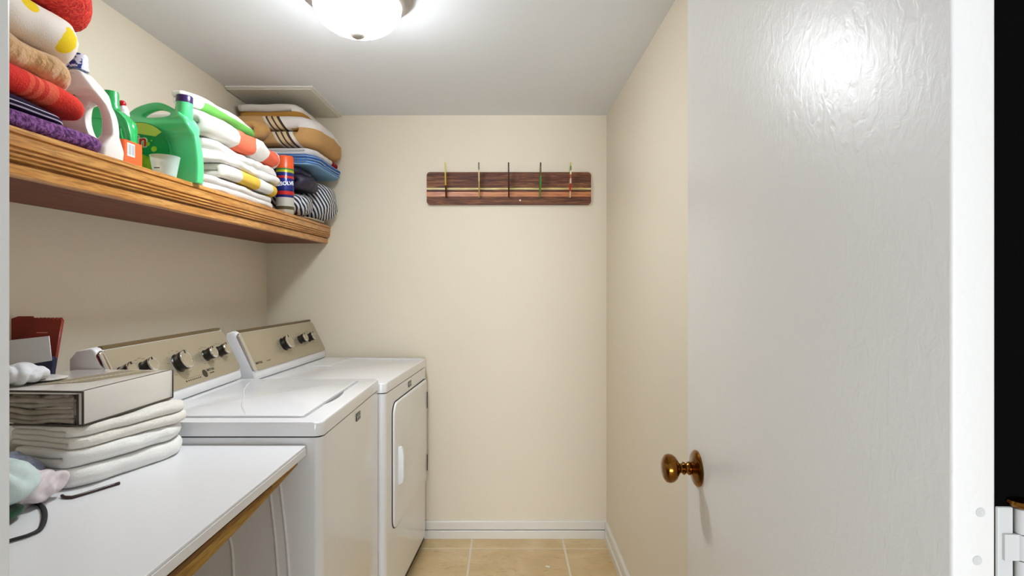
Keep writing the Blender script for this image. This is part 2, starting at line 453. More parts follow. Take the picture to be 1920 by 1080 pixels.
# ================= SHELF =================
ST, SB = 1.572, 1.485
sh = thing('wall_shelf', 'long oak shelf with reeded front edge high on left wall', 'shelf', (XL, 1.6, SB))
Y0 = .40
pr = [(-.899, ST), (-.891, ST), (-.890, ST-.001), (-.890, ST-.010), (-.895, ST-.0115), (-.895, ST-.0130), (-.8915, ST-.0145), (-.8915, ST-.034), (-.897, ST-.0355), (-.897, ST-.0375), (-.8925, ST-.039), (-.8925, ST-.043), (-.898, ST-.0445), (-.898, ST-.046),
      (-.8945, ST-.0475), (-.8945, ST-.0515), (-.900, ST-.053), (-.900, ST-.0545), (-.8965, ST-.056), (-.8975, ST-.0585), (-.913, ST-.060), (-.913, ST-.0635), (-.903, ST-.065), (-.9035, SB+.003), (-.9065, SB), (-.921, SB), (-.921, ST)]
b = B(); poly_prism(b, pr, Y0, YB-.001, 'y'); obj('front_moulding', b, OAK, sh)
obj('shelf_board', bbox(XL+.001, -.921, Y0, YB-.001, ST-.018, ST), OAK, sh)
obj('bottom_board', bbox(XL+.001, -.921, Y0, YB-.001, SB+.001, SB+.012), OAK_SHADE, sh)

# ================= WASHER / DRYER =================
L_ = .1565; PN = Vector((.14/L_, 0, .07/L_)); PE = Vector((-.07/L_, 0, .14/L_))
def panel_mtx(deck, y, u, off):
    """frame on the slanted panel: X' = +Y along machine, Z' up slope, -Y' outward normal"""
    o = Vector((-.515, 0, deck+.04))+PE*u+PN*off+Vector((0, y, 0))
    m = Matrix(((0, -PN.x, PE.x), (1, 0, 0), (0, -PN.z, PE.z))).to_4x4()
    return Matrix.Translation(o) @ m
def knob(parent, deck, y, u, r, h=.035):
    m = panel_mtx(deck, y, u, .002) @ Matrix.Rotation(PI/2, 4, 'X')
    k_ = obj('knob', lathe(B(), [(0, 0), (r*1.02, 0), (r*1.0, .004), (r*.9, .006), (r*.92, h*.45), (r*.98, h*.55), (r, h-.003), (r*.96, h-.001), (0, h-.001)], 36, m), BLACKP, parent, local=True, smooth=True)
    obj('knob_ring', lathe(B(), [(r*.80, h-.003), (r*1.0, h-.004), (r*1.0, h-.0005), (r*.93, h+.001), (r*.80, h+.001), (r*.78, h-.0005)], 36, m, cap=False), CHROME, k_, local=True, smooth=True)
    obj('knob_face', lathe(B(), [(0, h-.002), (r*.8, h-.002), (r*.79, h), (0, h+.0003)], 32, m), BRONZE, k_, local=True, smooth=True)
    b = bbox(-.0018, .0018, -h-.002, -h+.001, r*.62, r*.98, mtx=panel_mtx(deck, y, u, .002)); obj('pointer', b, BLACKP, k_, local=True)
def machine(label, name, loc, rz, W, deck, depth, knobs):
    t = thing(name, label, 'appliance', loc, rz)
    rim = .036
    b = B(); poly_prism(b, rrect(-depth, 0, 0, W, [.022, .004, .004, .022]), .045, deck-rim-.004, 'z'); obj('body', b, WHITE, t, local=True, smooth=True)
    b = B(); poly_prism(b, rrect(-depth+.01, -.006, .006, W-.006, .01), .02, deck-rim+.001, 'z'); obj('seam', b, GAP, t, local=True, smooth=True)
    b = B(); poly_prism(b, rrect(-depth, .0015, -.001, W+.001, [.024, .004, .004, .024]), deck-rim, deck, 'z')
    es = [e for e in b.edges if abs(e.verts[0].co.z-deck) < 1e-5 and abs(e.verts[1].co.z-deck) < 1e-5]
    bmesh.ops.bevel(b, geom=es, offset=.006, segments=3, affect='EDGES', profile=.5)
    obj('top_deck', b, WHITE, t, local=True, smooth=True)
    for yy in (.05, W-.05):
        for xx in (-.05, -depth+.05):
            obj('foot', lathe(B(), [(0, 0), (.02, 0), (.02, .02), (.012, .024), (.012, .046), (0, .046)], 14, Matrix.Translation((xx, yy, 0))), BLACKP, t, local=True)
    # console
    d = deck
    pts = [(-.530, d-.001), (-.512, d+.004), (-.5085, d+.012), (-.5135, d+.040), (-.5835, d+.180), (-.590, d+.187), (-.600, d+.190), (-.635, d+.182), (-.655, d+.16), (-.655, d-.001)]
    pts = [(max(x, -depth+.002), z) for x, z in pts]
    b = B(); poly_prism(b, pts, .004, W-.004, 'y')
    es = [e for e in b.edges if abs(e.verts[0].co.y-e.verts[1].co.y) < 1e-6]
    bmesh.ops.bevel(b, geom=es, offset=.006, segments=3, affect='EDGES', profile=.5)
    con = obj('console', b, WHITEP, t, local=True, smooth=True)
    pm = plate([rrect(.030, W-.006, -.004, .156, [.022, .006, .006, .02])], .004, .0015, panel_mtx(d, 0, 0, .001))
    pan = obj('control_panel', pm, BRONZE, t, local=True, smooth=True)
    pm = plate([rrect(.004, .027, -.004, .156, [.01, .012, .008, .008])], .007, .004, panel_mtx(d, 0, 0, .001))
    obj('chrome_end_cap', pm, CHROME, t, local=True, smooth=True)
    b = B(); box(b, -.600, -.5845, .03, W-.012, d+.1795, d+.1915, bev=.003); obj('top_strip', b, M('dark_bronze_strip', (120, 102, 70), .4, .5, bump=(200, .05, .0002)), t, local=True)
    for y, u, r in knobs: knob(t, d, y, u, r)
    return t, pan
WD = .93
wa, wpan = machine('white top-loading washing machine beside the counter', 'washing_machine', (-.475, 1.452, 0), 0, .651, WD, .655,
                   [(.303, .074, .030), (.466, .077, .0205), (.559, .079, .0205), (.142, .083, .0205), (.053, .082, .0205)])
DD = .911
dr, dpan = machine('white dryer with front door in the far back corner', 'dryer', (-.453, 2.112, 0), -math.radians(4.37), .695, DD, .625,
                   [(.313, .074, .030), (.475, .077, .0205), (.565, .076, .0205)])
# panel printing
b = B()
m = panel_mtx(WD, 0, 0, .0052)
for i in range(8):
    y = .300+i*.0112; box(b, y-(.0045 if i == 0 else .0026), y+.0026, -.0003, .0003, .0095, .0138, mtx=m)
tag(obj('indicator_light', b, PRINT, wpan, local=True), kind='stuff')
obj('emblem', lathe(B(), [(0, 0), (.0135, 0), (.0135, .0006), (0, .0006)], 28, panel_mtx(WD, .411, .019, .005) @ Matrix.Rotation(PI/2, 4, 'X')), PRINT, wpan, local=True)
obj('lettering', text('MAYTAG', .0115, panel_mtx(WD, .452, .027, .0052) @ TXY, bold=.0003), PRINT, wpan, local=True)
obj('lettering', text('centennial', .007, panel_mtx(WD, .452, .016, .0052) @ TXY), PRINT, wpan, local=True)
b = B()
rnd = random.Random(4)
def ticks(b, deck, y, u, r):
    m = panel_mtx(deck, y, u, .0051)
    for a in range(-130, 131, 26):
        A = math.radians(a); cx, cz = math.sin(A)*(r+.013), math.cos(A)*(r+.011); w2 = rnd.uniform(.003, .008)
        box(b, cx-w2, cx+w2, -.0002, .0002, cz-.0008, cz+.0008, mtx=m)
for y, u, r in ((.303, .07, .036), (.466, .073, .024), (.559, .075, .024), (.142, .08, .024)): ticks(b, WD, y, u, r)
for i in range(12): box(b, .30+i*.008, .305+i*.008, -.0002, .0002, .018, .0195, mtx=panel_mtx(WD, 0, 0, .0051))
tag(obj('dial_marking', b, M('faint_print', (128, 112, 84), .6, bump=(200, .05, .0001)), wpan, local=True), kind='stuff')
b = B()
for y, u, r in ((.313, .07, .036), (.475, .073, .024), (.565, .075, .024)): ticks(b, DD, y, u, r)
tag(obj('dial_marking', b, bpy.data.materials['faint_print'], dpan, local=True), kind='stuff')
obj('lettering', text('MAYTAG', .0125, panel_mtx(DD, .060, .024, .0052) @ TXY, bold=.0004), PRINT, dpan, local=True)
obj('lettering', text('centennial', .008, panel_mtx(DD, .135, .024, .0052) @ TXY), bpy.data.materials['faint_print'], dpan, local=True)
# badges
def badge(t, y, z):
    pm = plate([rrect(-.024, .024, -.0125, .0125, .003)], .0018, .0006, Matrix.Translation((.001, y, z)) @ Matrix.Rotation(PI/2, 4, 'Z'))
    bd = obj('badge', pm, BLACKP, t, local=True)
    mm = Matrix.Translation((.0030, y, z)) @ Matrix.Rotation(PI/2, 4, 'Z')
    obj('badge_lettering', text('MAYTAG', .0095, mm @ TXY, bold=.0002), SILVER, bd, local=True)
    fr = B()
    for a in ((-.0215, .0215, .0085, .0095), (-.0215, .0215, -.0095, -.0085), (-.0215, -.0205, -.0095, .0095), (.0205, .0215, -.0095, .0095)):
        box(fr, a[0], a[1], -.0003, .0003, a[2], a[3], mtx=mm)
    obj('badge_frame', fr, SILVER, bd, local=True)
badge(wa, .353, .862); badge(dr, .365, .845)
# washer lid
lid_out = [(-.066, .05), (-.066, .235), (-.052, .275), (-.050, .375), (-.064, .415), (-.064, .604), (-.30, .604), (-.475, .604), (-.478, .58), (-.478, .07), (-.475, .05), (-.30, .05)]
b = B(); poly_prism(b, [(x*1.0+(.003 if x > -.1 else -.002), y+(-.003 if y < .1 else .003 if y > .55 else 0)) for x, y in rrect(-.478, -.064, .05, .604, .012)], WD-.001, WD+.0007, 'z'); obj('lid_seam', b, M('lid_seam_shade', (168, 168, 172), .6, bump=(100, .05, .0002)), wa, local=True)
b = B(); poly_prism(b, rrect(-.478, -.066, .05, .604, .012), WD, WD+.005, 'z')
es = [e for e in b.edges if min(e.verts[0].co.z, e.verts[1].co.z) > WD+.004]
bmesh.ops.bevel(b, geom=es, offset=.003, segments=3, affect='EDGES', profile=.5)
lid = obj('lid', b, WHITE, wa, local=True, smooth=True)
pts = []
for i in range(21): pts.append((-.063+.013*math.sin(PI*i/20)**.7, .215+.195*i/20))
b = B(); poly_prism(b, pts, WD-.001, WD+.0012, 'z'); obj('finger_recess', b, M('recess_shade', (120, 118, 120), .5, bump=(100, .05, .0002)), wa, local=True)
b = B()
tube(b, [(-.226, .066, WD+.0045), (-.285, .17, WD+.0048), (-.342, .306, WD+.005), (-.395, .42, WD+.005), (-.440, .56, WD+.005)], .0022, 8, flat=.5)
obj('lid_glint_line', b, WHITE, wa, local=True, smooth='all')  # raised line shaped in place of a glossy reflection on the lid
# embossed side ribs of the washer, near side (y=0)
b = B()
def sider(l): return [(x+.475, -.0005, z) for x, z in l]
for off in (0, .028):
    tube(b, [(-.110-off, -.0005, .80), (-.098-off, -.0005, .70), (-.088-off, -.0005, .60), (-.080-off, -.0005, .45), (-.078-off, -.0005, .12)], .004, 8)
tube(b, [(-.262, -.0005, .70), (-.238, -.0005, .64), (-.226, -.0005, .54), (-.222, -.0005, .12)], .004, 8)
obj('side_rib', b, WHITE, wa, local=True, smooth='all')
# dryer door
dm = plate([rrect(-.288, .292, -.248, .248, [.02, .045, .045, .02])], .010, .006, Matrix.Translation((0.001, .377, .567)) @ Matrix.Rotation(PI/2, 4, 'Z'))
b = plate([rrect(-.291, .295, -.251, .251, [.02, .047, .047, .02])], .003, .001, Matrix.Translation((0, .377, .567)) @ Matrix.Rotation(PI/2, 4, 'Z')); obj('door_gap', b, GAP, dr, local=True)
dd = obj('door', dm, WHITE, dr, local=True, smooth=True)
hb = B(); poly_prism(hb, [(.008, .632), (.022, .634), (.031, .622), (.033, .60), (.033, .51), (.030, .488), (.008, .478)], .138, .160, 'y')
bmesh.ops.bevel(hb, geom=list(hb.edges), offset=.004, segments=3, affect='EDGES', profile=.5)
obj('handle', hb, WHITEP, dd, local=True, smooth=True)
for z0, z1 in ((.67, .75), (.363, .442)): obj('hinge', bbox(0, .0125, .6715, .675, z0, z1), GAP, dr, local=True)
# dryer deck details
b = B(); poly_prism(b, rrect(-.500, -.372, .41, .675, .008), DD-.001, DD+.003, 'z'); obj('lint_lid', b, WHITE, dr, local=True, smooth=True)
b = B(); box(b, -.505, -.02, .677, .683, DD-.001, DD+.003, bev=.001); obj('deck_ridge', b, WHITE, dr, local=True)

# ================= COUNTER =================
CT = .873
ct = thing('counter', 'white laminate counter with raw wood underside in front of washing machine', 'counter', (-.86, .95, 0))
obj('worktop', bbox(XL+.002, -.513, .42, 1.444, CT-.006, CT, bev=.0012), LAM, ct)
b = bbox(-.520, -.512, .42, 1.444, CT-.0255, CT-.0065, bev=.001); obj('edge_band', b, LAM, ct)
obj('core_board', bbox(XL+.002, -.520, .42, 1.440, CT-.031, CT-.006), CHIP, ct)
b = B(); v = []
poly_prism(b, [(.42, CT-.031), (1.425, CT-.031), (1.425, CT-.043), (1.15, CT-.066), (.42, CT-.100)], -.545, -.527, 'x'); obj('apron', b, CHIP, ct)
obj('apron_cleat', bbox(-.527, -.522, .42, 1.26, CT-.046, CT-.036, mtx=Matrix.Translation((0, 0, 0))), wood('cleat_wood', (112, 76, 28), (130, 90, 36), (150, 108, 50), rough=.8, coat=0), ct)
obj('bracket', bbox(-.57, -.545, 1.08, 1.10, CT-.085, CT-.031), CHIP, ct)
for y in (.46, 1.39): obj('leg', bbox(-1.19, -1.15, y, y+.04, 0, CT-.031), CHIP, ct)
for y in (.46,): obj('leg', bbox(-.60, -.56, y, y+.04, 0, CT-.031), CHIP, ct)

# ================= COAT RACK =================
rk = thing('coat_rack', 'dark wooden rack with pale inlay stripes on back wall', 'rack', (.011, YB, 1.76))
X0, X1, ZB, ZT = -.402, .424, 1.679, 1.843
bands = [(ZT, 1.7635, 'plank', RACK1, .020), (1.7635, 1.7545, 'inlay_strip', RACKL, .0205), (1.7545, 1.7435, 'plank', RACK1, .020), (1.7435, 1.7195, 'inlay_strip', RACKT, .0205), (1.7195, ZB, 'plank', RACK1, .020)]
for i, (z1, z0, nm, mt, th) in enumerate(bands):
    r = .017
    rs = [r if i == 0 else 0, r if i == 0 else 0, r if i == 4 else 0, r if i == 4 else 0]
    b = B(); poly_prism(b, rrect(X0, X1, z0+.0002, z1-.0002, [max(q, .0003) for q in rs]), YB-th, YB-.001, 'y'); obj(nm, b, mt, rk)
obj('screw', lathe(B(), [(0, 0), (.0045, 0), (.004, .0015), (0, .002)], 16, Matrix.Translation((.0675, YB-.020, 1.701)) @ Matrix.Rotation(PI/2, 4, 'X')), M('white_screw', (240, 238, 230), .4, bump=(90, .05, .0002)), rk)
def hookmat(name, stops): return stripes(name, 2, 0, .18, stops, rough=.35, fuzz=60, dist=.0002)
HM = [hookmat('hook_yellow', [(0, (60, 30, 14)), (.3, (196, 168, 70)), (.62, (205, 190, 110))]),
      hookmat('hook_cream', [(0, (176, 150, 90)), (.4, (205, 186, 136)), (.7, (110, 96, 74))]),
      hookmat('hook_dark', [(0, (50, 24, 16)), (.5, (40, 22, 18))]),
      hookmat('hook_green', [(0, (96, 128, 50)), (.3, (70, 140, 60)), (.55, (96, 76, 40)), (.8, (66, 52, 34))]),
      hookmat('hook_striped', [(0, (222, 190, 150)), (.15, (188, 46, 24)), (.35, (226, 204, 180)), (.48, (190, 90, 60)), (.58, (226, 210, 180)), (.68, (90, 130, 50)), (.8, (196, 190, 90))])]
HX = [-.302, -.137, .011, .166, .316]
hl = ['yellowish hook with dark tail', 'cream hook', 'dark brown hook', 'green and brown hook', 'red, white and green striped hook']
for x, mt, lb, yaw in zip(HX, HM, hl, (.05, .04, 0, .02, -.03)):
    # little surfboard shape, edge-on, leaning out from the wall
    n = 26; L0 = .176
    pts = []
    for i in range(n+1):
        t = i/n; ww = .021*math.sin(PI*min(1, t**.85))**.55 if 0 < t < 1 else 0
        pts.append((t*L0, ww))
    outl = [(-w_, t) for t, w_ in pts]+[(w_, t) for t, w_ in pts[::-1][1:-1]]
    b = B(); poly_prism(b, [(a, c) for a, c in outl], -.0032, .0032, 'x')
    bmesh.ops.transform(b, matrix=Matrix.Rotation(math.radians(23), 4, 'X') @ Matrix.Identity(4), verts=b.verts)
    bmesh.ops.transform(b, matrix=Matrix.Translation((x, YB-.036, 1.712)) @ Matrix.Rotation(yaw, 4, 'Z') @ Matrix.Rotation(-.01, 4, 'Y'), verts=b.verts)
    h = obj('surfboard_hook', b, mt, rk, smooth=True); h['label'] = lb
    # material coordinates start at hook base
    dz = 1.712-1.76
    h.data.transform(Matrix.Translation((0, 0, -dz))); h.location = (0, 0, dz)

# ================= SHELF GOODS =================
def put(name, label, cat, bm, mat, loc, rz=0, group=None, smooth='all', rx=0, ry=0):
    o = obj(name, bm, mat, None, smooth=smooth, loc=loc, rz=rz)
    o.rotation_euler = (rx, ry, rz)
    return tag(o, label, cat, group)
FX = -1.205
def place_folded(name, label, cat, mat, front, y0, y1, z0, h, n, back=FX, rz=0, **k):
    w_ = front-back
    return put(name, label, cat, folded(w_, y1-y0, h, n, **k), mat, (back, y0, z0), rz)
# --- near stack
k = NT('purple_terry'); v = k.noise(230, detail=3); k.col(k.mix(k.ramp(k.noise(120, detail=4), [(.42, (0, 0, 0, 1)), (.6, (1, 1, 1, 1))]), lin((74, 24, 84)), lin((140, 84, 150))))
k.b.inputs['Roughness'].default_value = .95; k.bump(v, 1, .004); PURPLE = k.m
G1 = 'folded towels in the near shelf stack'
def T_(label, mat, front, y0, y1, z0, h, n, **k):
    h -= .5*k.get('amp', .004)
    return place_folded('towel', label, 'towel', mat, front, y0, y1, z0, h, n, **k)
T_('fluffy purple towel at the bottom of the near shelf stack', PURPLE, -.893, .80, 1.258, ST, .036, 2, seed=1, amp=.003, corner=.025)
PST = stripes('navy_purple_stripe', 2, 0, .034, [(0, (24, 14, 40)), (.18, (190, 178, 200)), (.26, (24, 14, 40)), (.42, (190, 178, 200)), (.48, (26, 14, 42)), (.7, (74, 28, 90))])
T_('dark purple towel with thin white stripes above the purple one', PST, -.900, .80, 1.175, ST+.036, .032, 2, seed=2, amp=.003, corner=.03, taper=.4)
k = NT('orange_band'); f = k.axis(1, .15, .45)
k.col(k.ramp(f, [(0, lin((216, 40, 28))), (.33, lin((226, 84, 58))), (.37, lin((206, 50, 34))), (.40, lin((230, 92, 66))), (.44, lin((208, 52, 36))), (.48, lin((230, 92, 66))), (.56, lin((224, 48, 30)))], 'CONSTANT'))
k.b.inputs['Roughness'].default_value = .95; k.bump(k.noise(260, detail=4), .9, .003)
T_('orange red towel with woven bands in the near shelf stack', k.m, -.894, .80, 1.237, ST+.068, .052, 2, seed=3, amp=.005, corner=.06, taper=.3)
b = folded(.308, .398, .063, 2, seed=4, amp=.013, corner=.06, taper=.3)
put('towel', 'tan crumpled towel between the orange and the yellow dotted ones', 'towel', b, M('tan_plush', (214, 168, 118), .95, bump=(22, 1, .02), var=(20, .22), spec=.15, sheen=.4), (FX, .80, ST+.116))
T_('white towel with yellow spots in the near shelf stack', spots('yellow_spots', (238, 206, 40), [((.31, .342, .03), .027), ((.31, .245, .06), .026), ((.31, .16, .03), .025)], (232, 222, 214)), -.892, .80, 1.215, ST+.178, .086, 2, seed=5, amp=.006, corner=.06)
k = NT('red_terry'); vv = k.noise(55, k.mapped((1, 1, 1)), 3, 2.5); k.col(k.mix(k.ramp(vv, [(.45, (0, 0, 0, 1)), (.58, (1, 1, 1, 1))]), lin((196, 22, 14)), lin((232, 60, 40))))
k.b.inputs['Roughness'].default_value = .9; k.bump(vv, 1, .006)
T_('bright red terry towel on top of the near shelf stack', k.m, -.878, .80, 1.262, ST+.266, .10, 2, seed=6, amp=.007, corner=.09, taper=.25)

# --- jugs
def resample(P, d):
    P = [Vector(p) for p in P]; P.append(P[0]); out = []; acc = 0
    tot = sum((b-a).length for a, b in zip(P, P[1:])); n = int(tot/d); st = tot/n; nxt = 0
    for a, b in zip(P, P[1:]):
        L = (b-a).length
        while nxt < acc+L-1e-9 and len(out) < n:
            out.append(tuple(a.lerp(b, (nxt-acc)/L))); nxt += st
        acc += L
    return out
def jug(name, label, mat, y, half, outer, holes, bev=.02, smoothn=4, rz=0, thin=None):
    t = thing(name, label, 'bottle', (sum(p[0] for p in outer)/len(outer), y, ST))
    O = resample(crom(outer, 8), .004)
    H = [resample(crom(h, 8), .003) for h in holes]
    b = plate([O]+H, half, bev, Matrix.Translation((0, y, 0)), res=4)
    lo_ = min(v.co.z for v in b.verts)
    for v_ in b.verts:
        # the body narrows in depth towards the neck
        q = max(0, min(1, (v_.co.z-ST)/.22)); v_.co.y = y+(v_.co.y-y)*(1-.45*q*q)
        if thin:
            s_ = max(0, min(1, thin(v_.co.x, v_.co.z))); v_.co.y = y+(v_.co.y-y)*(1-.62*s_)
        if v_.co.z < ST+.0005: v_.co.z = ST+.0005
    obj('body', b, mat, t, smooth=True)
    return t
WJ = M('white_jug_plastic', (236, 232, 228), .28, bump=(40, .06, .0006), coat=.2)
GJ1 = M('green_jug_plastic', (36, 176, 92), .25, bump=(40, .06, .0006), coat=.3)
GJ2 = M('bright_green_jug_plastic', (88, 214, 138), .25, bump=(40, .06, .0006), coat=.3)
wo = [(-.940, 1.5250), (-.912, 1.540), (-.9025, 1.570), (-.8977, 1.6322), (-.9026, 1.669), (-.9161, 1.6996), (-.9321, 1.7278), (-.9541, 1.7548), (-.972, 1.7720), (-1.002, 1.7720), (-1.0204, 1.7548), (-1.0375, 1.7242), (-1.0474, 1.6935), (-1.0523, 1.64), (-1.0500, 1.570), (-1.040, 1.540), (-1.01, 1.5250)]
wh = [(-.9582, 1.6898), (-.9463, 1.7004), (-.9333, 1.6906), (-.9259, 1.6714), (-.9235, 1.6481), (-.9259, 1.6248), (-.938, 1.6142), (-.9532, 1.6297), (-.9614, 1.6592)]
j1 = jug('detergent_jug', 'white detergent jug with blue and white cap beside near towels', WJ, 1.30, .036, wo, [wh], bev=.010, thin=lambda x, z: (1-max(0, abs(z-1.66)-.035)/.03)*min(1, (x+.990)/.022))
k = NT('cap_stripes'); wv = k.n('ShaderNodeTexNoise'); wv.inputs['Scale'].default_value = 90; k.l(k.co(), wv.inputs['Vector'])
sp = k.axis(0, -.03, .03)
k.col(k.mix(k.ramp(k.noise(110, detail=2), [(.46, (0, 0, 0, 1)), (.5, (1, 1, 1, 1))]), k.ramp(sp, [(0, lin((40, 66, 140))), (.62, lin((225, 226, 235))), (.72, lin((60, 84, 160)))], 'CONSTANT'), lin((214, 220, 236))))
k.b.inputs['Roughness'].default_value = .3
b = lathe(B(), [(0, 0), (.0225, 0), (.0225, .006), (.0215, .008), (.0205, .033), (.019, .036), (0, .036)], 32, Matrix.Translation((-.9872, 1.30, 1.776)))
obj('cap', b, k.m, j1, smooth=True)
b = plate([rrect(-1.025, -.970, 1.700, 1.712, .005)], .001, .0005, Matrix.Translation((0, 1.272, 0))); obj('label_strip', b, M('olive_label', (52, 92, 30), .5, bump=(80, .1, .0002)), j1)
b = lathe(B(), [(0, 0), (.015, 0), (.015, .001), (0, .001)], 28, Matrix.Translation((-.951, 1.2635, 1.600)) @ Matrix.Rotation(PI/2, 4, 'X')); obj('round_label', b, M('purple_label', (84, 44, 116), .5, bump=(80, .1, .0002)), j1)
go = [(-.965, 1.5250), (-.937, 1.540), (-.9255, 1.570), (-.9232, 1.6321), (-.9285, 1.6677), (-.9404, 1.6955), (-.9615, 1.7153), (-1.0011, 1.7179), (-1.0275, 1.6875), (-1.0434, 1.6453), (-1.0434, 1.570), (-1.034, 1.540), (-1.005, 1.5250)]
gh = [(-.9615, 1.6796), (-.9509, 1.6717), (-.943, 1.6558), (-.9391, 1.6347), (-.9496, 1.6321), (-.9575, 1.6558)]
j2 = jug('detergent_jug', 'green jug with an orange label and barcode behind the white jug', GJ1, 1.40, .036, go, [gh], bev=.010, thin=lambda x, z: (1-max(0, abs(z-1.66)-.03)/.03)*min(1, (x+.980)/.02))
b = lathe(B(), [(0, 0), (.0205, 0), (.0205, .007), (.019, .01), (.018, .040), (.0165, .045), (0, .045)], 28, Matrix.Translation((-.981, 1.40, 1.716))); obj('cap', b, GJ1, j2, smooth=True)
b = B(); poly_prism(b, rrect(-1.044, -.9225, 1.3625, 1.4375, .010), 1.576, 1.636, 'z'); lb = obj('label', b, M('orange_label', (238, 100, 40), .45, bump=(80, .1, .0002)), j2, smooth=True)
bc = obj('barcode', bbox(-.9226, -.9218, 1.374, 1.402, 1.598, 1.630), M('barcode_white', (236, 238, 240), .5, bump=(80, .1, .0002)), lb)
b = B()
for i in range(6): box(b, -.9219, -.9216, 1.3775+i*.0040, 1.3775+i*.0040+(.0012, .0022, .0014)[i % 3], 1.602, 1.627)
tag(obj('barcode_bars', b, M('barcode_ink', (110, 120, 140), .5, bump=(80, .1, .0002)), lb), kind='stuff')
# bottle with the red ball cap
sb = thing('spray_bottle', 'green bottle with white neck and red ball top behind the jugs', 'bottle', (-1.03, 1.52, ST))
b = lathe(B(), [(0, 0), (.030, 0), (.034, .006), (.034, .13), (.031, .145), (.018, .158), (.014, .165), (0, .165)], 32, Matrix.Translation((-1.03, 1.52, ST)) @ Matrix.Diagonal((1, .8, 1, 1))); obj('body', b, GJ1, sb, smooth=True)
b = lathe(B(), [(0, .163), (.0145, .163), (.013, .178), (.008, .19), (.005, .192), (0, .192)], 24, Matrix.Translation((-1.03, 1.52, ST))); obj('neck', b, WHITEP, sb, smooth=True)
b = lathe(B(), [(0, .186)]+[(.0095*math.sin(PI*i/10), .1975-.0095*math.cos(PI*i/10)) for i in range(1, 10)]+[(0, .207)], 24, Matrix.Translation((-1.034, 1.52, ST))); obj('ball_cap', b, M('red_plastic', (196, 16, 30), .2, bump=(60, .03, .0002), coat=.3), sb, smooth='all')
# big green jug
Go = [(-.92, 1.5250), (-.890, 1.540), (-.8785, 1.570), (-.8752, 1.6247), (-.8818, 1.6858), (-.8925, 1.7271), (-.9040, 1.7540), (-.922, 1.7690), (-.942, 1.7800), (-.9659, 1.7935), (-.9903, 1.802), (-1.0178, 1.8005), (-1.0515, 1.7898), (-1.0759, 1.7729), (-1.1034, 1.7393), (-1.1248, 1.6981), (-1.1280, 1.570), (-1.118, 1.540), (-1.088, 1.5250)]
Gh = [(-1.0392, 1.7638), (-1.0178, 1.7775), (-.9934, 1.7836), (-.972, 1.7791), (-.9582, 1.7714), (-.9659, 1.7622), (-.9934, 1.7577), (-1.024, 1.7577)]
j3 = jug('detergent_jug', 'large bright green jug with purple-capped spout and arched handle', GJ2, 1.62, .045, Go, [Gh], bev=.010, thin=lambda x, z: ((z-1.735)/.03)*min(1, (-.925-x)/.03))
b = lathe(B(), [(0, 0), (.022, 0), (.022, .018), (.0205, .0205), (0, .0205)], 32, Matrix.Translation((-.9240, 1.62, 1.8025)) @ Matrix.Rotation(.05, 4, 'Y')); obj('spout_cap', b, M('purple_cap', (50, 26, 84), .3, bump=(60, .05, .0002)), j3, smooth=True)
b = lathe(B(), [(0, -.075), (.016, -.075), (.0235, -.05), (.0225, -.02), (.0215, 0), (0, 0)], 32, Matrix.Translation((-.9240, 1.62, 1.8030)) @ Matrix.Rotation(.03, 4, 'Y')); obj('spout', b, GJ2, j3, smooth=True)
FY = 1.5745
def yfix(z): q = max(0, min(1, (z-ST)/.22)); return 1.62-.045*(1-.45*q*q)
def drape(b, off):
    for v_ in b.verts: v_.co.y = yfix(v_.co.z)-off+(v_.co.y)
    return b
cx, cz, R_ = -1.031, 1.645, .094
disc = []
for i in range(64):
    a = 2*PI*i/64; disc.append((cx+R_*math.cos(a), max(cz+R_*math.sin(a), 1.578)))
def sheet(poly, th=.0004):
    bm = B(); me_ = plate([poly], th, .0001, None, res=1)
    bmesh.ops.subdivide_edges(me_, edges=[e for e in me_.edges if e.calc_length() > .02], cuts=3, use_grid_fill=True)
    bm.free(); return me_
lb = obj('label', drape(sheet(disc), .0012), M('green_label', (0, 146, 74), .4, bump=(80, .1, .0002), var=(40, .15)), j3)
top = [(cx-.07, cz+.072)]+[(cx+.092*math.cos(a), cz+.092*math.sin(a)) for a in [math.radians(d_) for d_ in range(125, 35, -10)]]+[(cx+.05, cz+.052), (cx, cz+.060)]
obj('label_band', drape(sheet(top[::-1]), .0020), stripes('lime_band', 2, 0, 1, [(0, (196, 214, 90))], rough=.5), lb)
obj('lettering', drape(text('Gain', .047, Matrix.Translation((cx-.018, 0, cz+.036)) @ Matrix.Rotation(-.06, 4, 'Y') @ TXY, bold=.0035, shear=.1), .0022), M('letter_white', (240, 236, 224), .5, bump=(80, .05, .0001)), lb)
obj('lettering', drape(text('Gain', .047, Matrix.Translation((cx-.018, 0, cz+.036)) @ Matrix.Rotation(-.06, 4, 'Y') @ TXY, bold=.0012, shear=.1), .0030), M('letter_red', (206, 34, 30), .5, bump=(80, .05, .0001)), lb)
spl = [(cx+.012+(.052+.008*math.sin(3*a))*math.cos(a), cz-.022+(.020+.004*math.sin(5*a))*math.sin(a)) for a in [2*PI*i/30 for i in range(30)]]
obj('lime_splash', drape(sheet(spl), .0024), M('lime_print', (170, 206, 40), .5, bump=(80, .1, .0001), var=(60, .3)), lb)
for (x, z, r) in ((.030, .030, .006), (.048, .016, .008), (.012, .010, .004), (.062, .0, .003), (.055, -.05, .003), (.04, .04, .0025)):
    b = lathe(B(), [(0, 0), (r, 0), (r, .0004), (0, .0004)], 14, Matrix.Translation((cx+x, 0, cz+z)) @ Matrix.Rotation(PI/2, 4, 'X'))
    obj('lime_dot', drape(b, .0024), bpy.data.materials['lime_print'], lb)
b = B()
